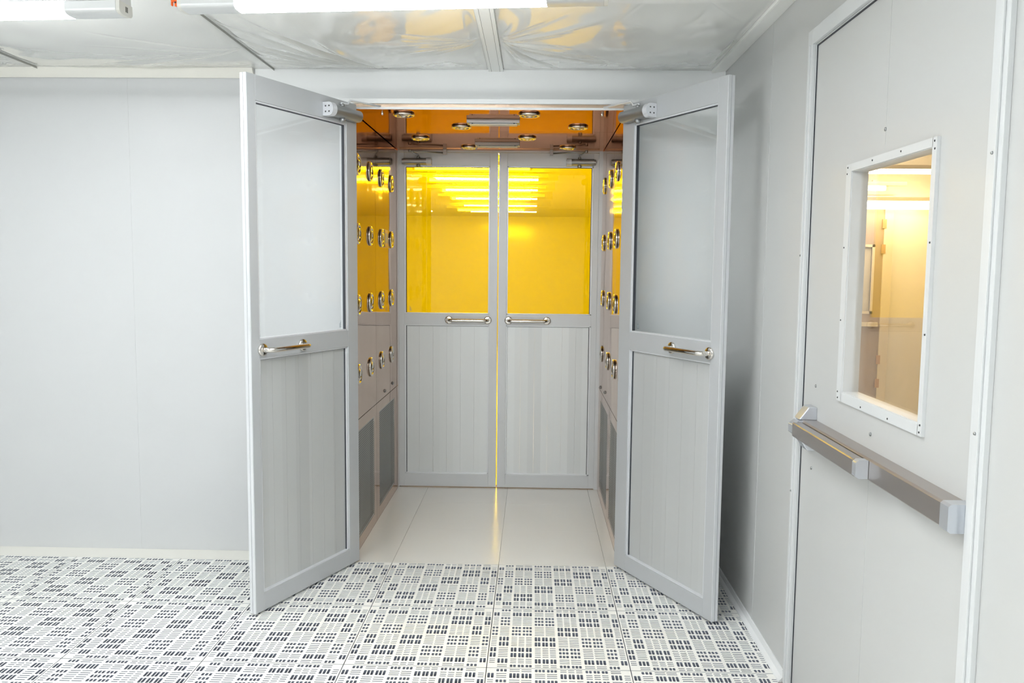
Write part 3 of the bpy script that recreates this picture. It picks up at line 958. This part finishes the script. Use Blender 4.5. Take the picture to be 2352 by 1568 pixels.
def sheet(name, x0, x1, y0, y1, pinches, seed, label, amp=1.0, step=0.0065, edge=0.004):
    rs = np.random.RandomState(seed)
    nx = int((x1 - x0) / step) + 1; ny = int((y1 - y0) / step) + 1
    X, Y = np.meshgrid(np.linspace(x0, x1, nx), np.linspace(y0, y1, ny))
    Z = np.zeros_like(X)
    # sag in the middle
    u = (X - x0) / (x1 - x0); v = (Y - y0) / (y1 - y0)
    Z -= 0.046 * np.sin(PI * u) ** 0.5 * np.sin(PI * np.clip((y1 - Y) / 1.25, 0, 1))
    # folds fanning out of the places where the film is tacked
    for (px, py, reach, a, a0, a1, nf) in pinches:
        dx, dy = X - px, Y - py
        r = np.hypot(dx, dy) + 1e-4
        th = np.degrees(np.arctan2(dy, dx))
        for k in range(nf):
            t0 = rs.uniform(a0, a1); L = reach * rs.uniform(0.35, 1.0); am = rs.uniform(0.3, 1.0) * rs.choice([1, 1, -0.7])
            bend = rs.uniform(-14, 14); ws = rs.uniform(0.5, 1.3)
            dth = (th - t0 - bend * r + 180) % 360 - 180
            d_ = np.radians(dth) * r
            w_ = (0.0065 + 0.016 * r) * ws
            Z += amp * a * 0.0100 * am * np.exp(-(d_ / w_) ** 2) * (np.abs(dth) < 80) * np.clip(r / 0.05, 0, 1) * np.clip((L - r) / (0.5 * L), 0, 1)
    # slack drifts
    for k in range(10):
        a = rs.uniform(0, PI); fr = rs.uniform(2, 9); ph = rs.uniform(0, 2 * PI)
        w_ = X * math.cos(a) + Y * math.sin(a) + 0.06 * np.sin(3 * (X * math.sin(a) - Y * math.cos(a)) + ph)
        Z += amp * 0.0012 * np.cos(fr * w_ * 2.2 + ph)
    for k in range(5):
        a = rs.uniform(0.1, 0.9); fr = rs.uniform(30, 60); ph = rs.uniform(0, 2 * PI)
        w_ = X * math.cos(a) + Y * math.sin(a) * 1.3
        Z += amp * 0.00016 * np.cos(fr * w_ + ph + 2 * np.sin(5 * Y + ph))
    eg = np.clip(np.minimum(X - x0, x1 - X) / 0.05, 0, 1) * np.clip((y1 - Y) / 0.14, 0, 1) * np.clip((Y - y0) / 0.05, 0, 1)
    eg = eg * eg * (3 - 2 * eg)
    Z = Z * eg
    Z = np.minimum(Z, 0.0)
    vs = np.stack([X.ravel(), Y.ravel(), (ZC - edge + Z).ravel()], 1)
    idx = np.arange(nx * ny).reshape(ny, nx)
    fs = np.stack([idx[:-1, :-1].ravel(), idx[1:, :-1].ravel(), idx[1:, 1:].ravel(), idx[:-1, 1:].ravel()], 1)
    me = bpy.data.meshes.new(name)
    me.from_pydata(vs.tolist(), [], fs.tolist())
    me.materials.append(MT['film'])
    me.polygons.foreach_set('use_smooth', [True] * len(me.polygons))
    me.update()
    o = bpy.data.objects.new(name, me); col.objects.link(o)
    tag(o, label, 'plastic sheet', 'plastic sheeting tacked under the ceiling')
    return o


sheet('plastic_sheet', -0.666, 0.510, -1.24, -0.004, [(0.52, -0.62, 0.5, 0.6, 120, 240, 12), (-0.02, 0.02, 1.25, 2.3, -168, -100, 22), (0.50, -0.10, 0.3, 0.7, 110, 250, 12), (-0.66, -0.3, 0.6, 0.6, -60, 30, 6)], 3,
      'wrinkled translucent plastic sheet on the ceiling, left of the grey strip')
sheet('plastic_sheet', 0.602, 1.733, -1.24, -0.004, [(0.59, -0.60, 0.75, 1.5, -80, 75, 26), (1.30, -1.5, 0.7, 0.6, 20, 150, 8), (1.15, -0.30, 0.18, 0.5, 90, 270, 8)], 8,
      'wrinkled translucent plastic sheet on the ceiling, right of the grey strip')
sheet('plastic_sheet', -1.979, -0.678, -1.24, -0.004, [(-0.68, -0.45, 1.2, 0.9, 160, 215, 9), (-1.9, -1.6, 0.9, 0.5, 0, 90, 6)], 5,
      'plastic sheet on the ceiling between the two thin dark joints', amp=0.8)
sheet('plastic_sheet', -3.6, -1.991, -1.24, -0.004, [(-2.0, -0.06, 0.8, 1.3, 150, 260, 18), (-2.6, -0.8, 0.7, 0.6, 0, 360, 8)], 9,
      'plastic sheet on the ceiling, bunched up over the far left wall', step=0.012)

# ------------------------------------------------------------------ yellow room beyond the amber doors
FX0, FX1, FY1 = -2.6, 3.2, 13.6
YS = 4.93
b = MB(); b.box(FX0, 1.88, 1.60, YS, -0.02, 0.0); b.box(FX0, FX1, YS, FY1, -0.02, 0.0)
tag(b.build('floor', 'yroom'), 'cream floor of the yellow room beyond the amber doors', 'floor', kind=S)
b = MB(); b.box(FX0, 1.88, 1.51, YS + 0.06, ZC, ZC + 0.05); b.box(FX0, FX1, YS + 0.06, FY1, ZC, ZC + 0.05)
tag(b.build('ceiling', 'yceil'), 'cream ceiling of the yellow room beyond the amber doors', 'ceiling', kind=S)
b = MB(); b.box(FX0, FX1, FY1, FY1 + 0.06, 0, ZC)
tag(b.build('wall_far', 'yroom'), 'plain far wall of the yellow room behind the amber glass', 'wall', kind=S)
b = MB(); b.box(FX0 - 0.06, FX0, 1.51, FY1, 0, ZC)
tag(b.build('wall_far_left', 'yroom'), 'left wall of the yellow room beyond the amber doors', 'wall', kind=S)
b = MB(); b.box(1.88, 1.94, 1.60, YS, 0, ZC); b.box(1.88, FX1, YS, YS + 0.06, 0, ZC); b.box(FX1, FX1 + 0.06, YS, FY1, 0, ZC)
tag(b.build('wall_far_right', 'yroom'), 'right wall of the yellow room beyond the amber doors', 'wall', kind=S)
b = MB()
b.box(FX0, XL - 0.05, 1.51, 1.57, 0, ZC); b.box(XR + 0.05, 1.88, 1.51, 1.57, 0, ZC); b.box(XL - 0.05, XR + 0.05, 1.51, 1.57, ZT + 0.03, ZC)
tag(b.build('wall_near', 'yroom'), 'yellow room side of the wall holding the amber doors', 'wall', kind=S)

# ------------------------------------------------------------------ yellow room behind the side door
SX0, SX1, SY0, SY1 = XW + 0.06, 5.40, -5.2, 4.86
b = MB(); b.box(SX0, SX1, SY0, SY1, -0.02, 0.0)
tag(b.build('floor', 'yroom'), 'cream floor of the yellow room behind the side door', 'floor', kind=S)
b = MB(); b.box(SX0, SX1 + 1.5, SY0, SY1, 2.95, 3.0)
tag(b.build('ceiling', 'yceil'), 'cream ceiling of the yellow room behind the side door', 'ceiling', kind=S)
b = MB(); b.box(XW + 0.0, SX1 + 1.5, SY1, SY1 + 0.06, 0, 2.95)
tag(b.build('wall_side_room', 'yroom'), 'cream end wall seen through the side door window', 'wall', kind=S)
b = MB(); b.box(SX1, SX1 + 0.06, SY0, SY1, 0, 2.95); b.box(SX0, SX1, SY0 - 0.06, SY0, 0, 2.95)
tag(b.build('wall_side_room', 'yroom'), 'cream long wall at the right edge of the side door window', 'wall', kind=S)
b = MB(); b.box(XW + 0.061, XW + 0.07, 0.06, SY1, 0, 2.95)
b.box(XW + 0.0601, XW + 0.0615, SY0, SY1, ZC, 2.95)
tag(b.build('wall_side_room', 'yroom'), 'cream partition behind the white side wall', 'wall', kind=S)
d6 = empty('door_6', (4.40, SY1, 0)); tag(d6, 'taupe door with narrow window seen through the side door window', 'door', kind=S)


def d6p(b, name, m, label=None):
    T = Matrix.Translation((-4.40, -SY1, 0)); b.v = [tuple(T @ Vector(p)) for p in b.v]
    return b.build(name, m, d6, label=label)


b = MB()
b.box(3.90, 4.38, -0.045 + SY1, SY1 - 0.004, 0.01, 2.40); b.box(4.60, 4.70, -0.045 + SY1, SY1 - 0.004, 0.01, 2.40)
b.box(4.38, 4.60, -0.045 + SY1, SY1 - 0.004, 0.01, 1.19); b.box(4.38, 4.60, -0.045 + SY1, SY1 - 0.004, 1.93, 2.40)
d6p(b, 'leaf', 'ydoor')
b = MB()
for (x0, x1, z0, z1) in ((4.36, 4.39, 1.17, 1.95), (4.58, 4.61, 1.17, 1.95), (4.36, 4.61, 1.17, 1.20), (4.36, 4.61, 1.92, 1.95)):
    b.box(x0, x1, SY1 - 0.055, SY1 - 0.0455, z0, z1)
d6p(b, 'window_frame', 'yframe')
b = MB(); b.box(4.39, 4.58, SY1 - 0.030, SY1 - 0.024, 1.20, 1.92); d6p(b, 'glass_pane', 'lampoff')
b = MB(); b.box(4.70, 4.80, SY1 - 0.06, SY1 - 0.001, 0, 2.49); b.box(3.80, 4.70, SY1 - 0.06, SY1 - 0.001, 2.405, 2.49)
d6p(b, 'door_frame', 'yframe')
b = MB()
for z in (2.13, 1.85, 0.60, 0.33): b.box(4.675, 4.72, SY1 - 0.068, SY1 - 0.0602, z, z + 0.10)
d6p(b, 'hinge', 'hinge')
b = MB(); b.box(3.95, 4.66, SY1 - 0.10, SY1 - 0.05, 1.03, 1.075); d6p(b, 'panic_bar', 'yframe')
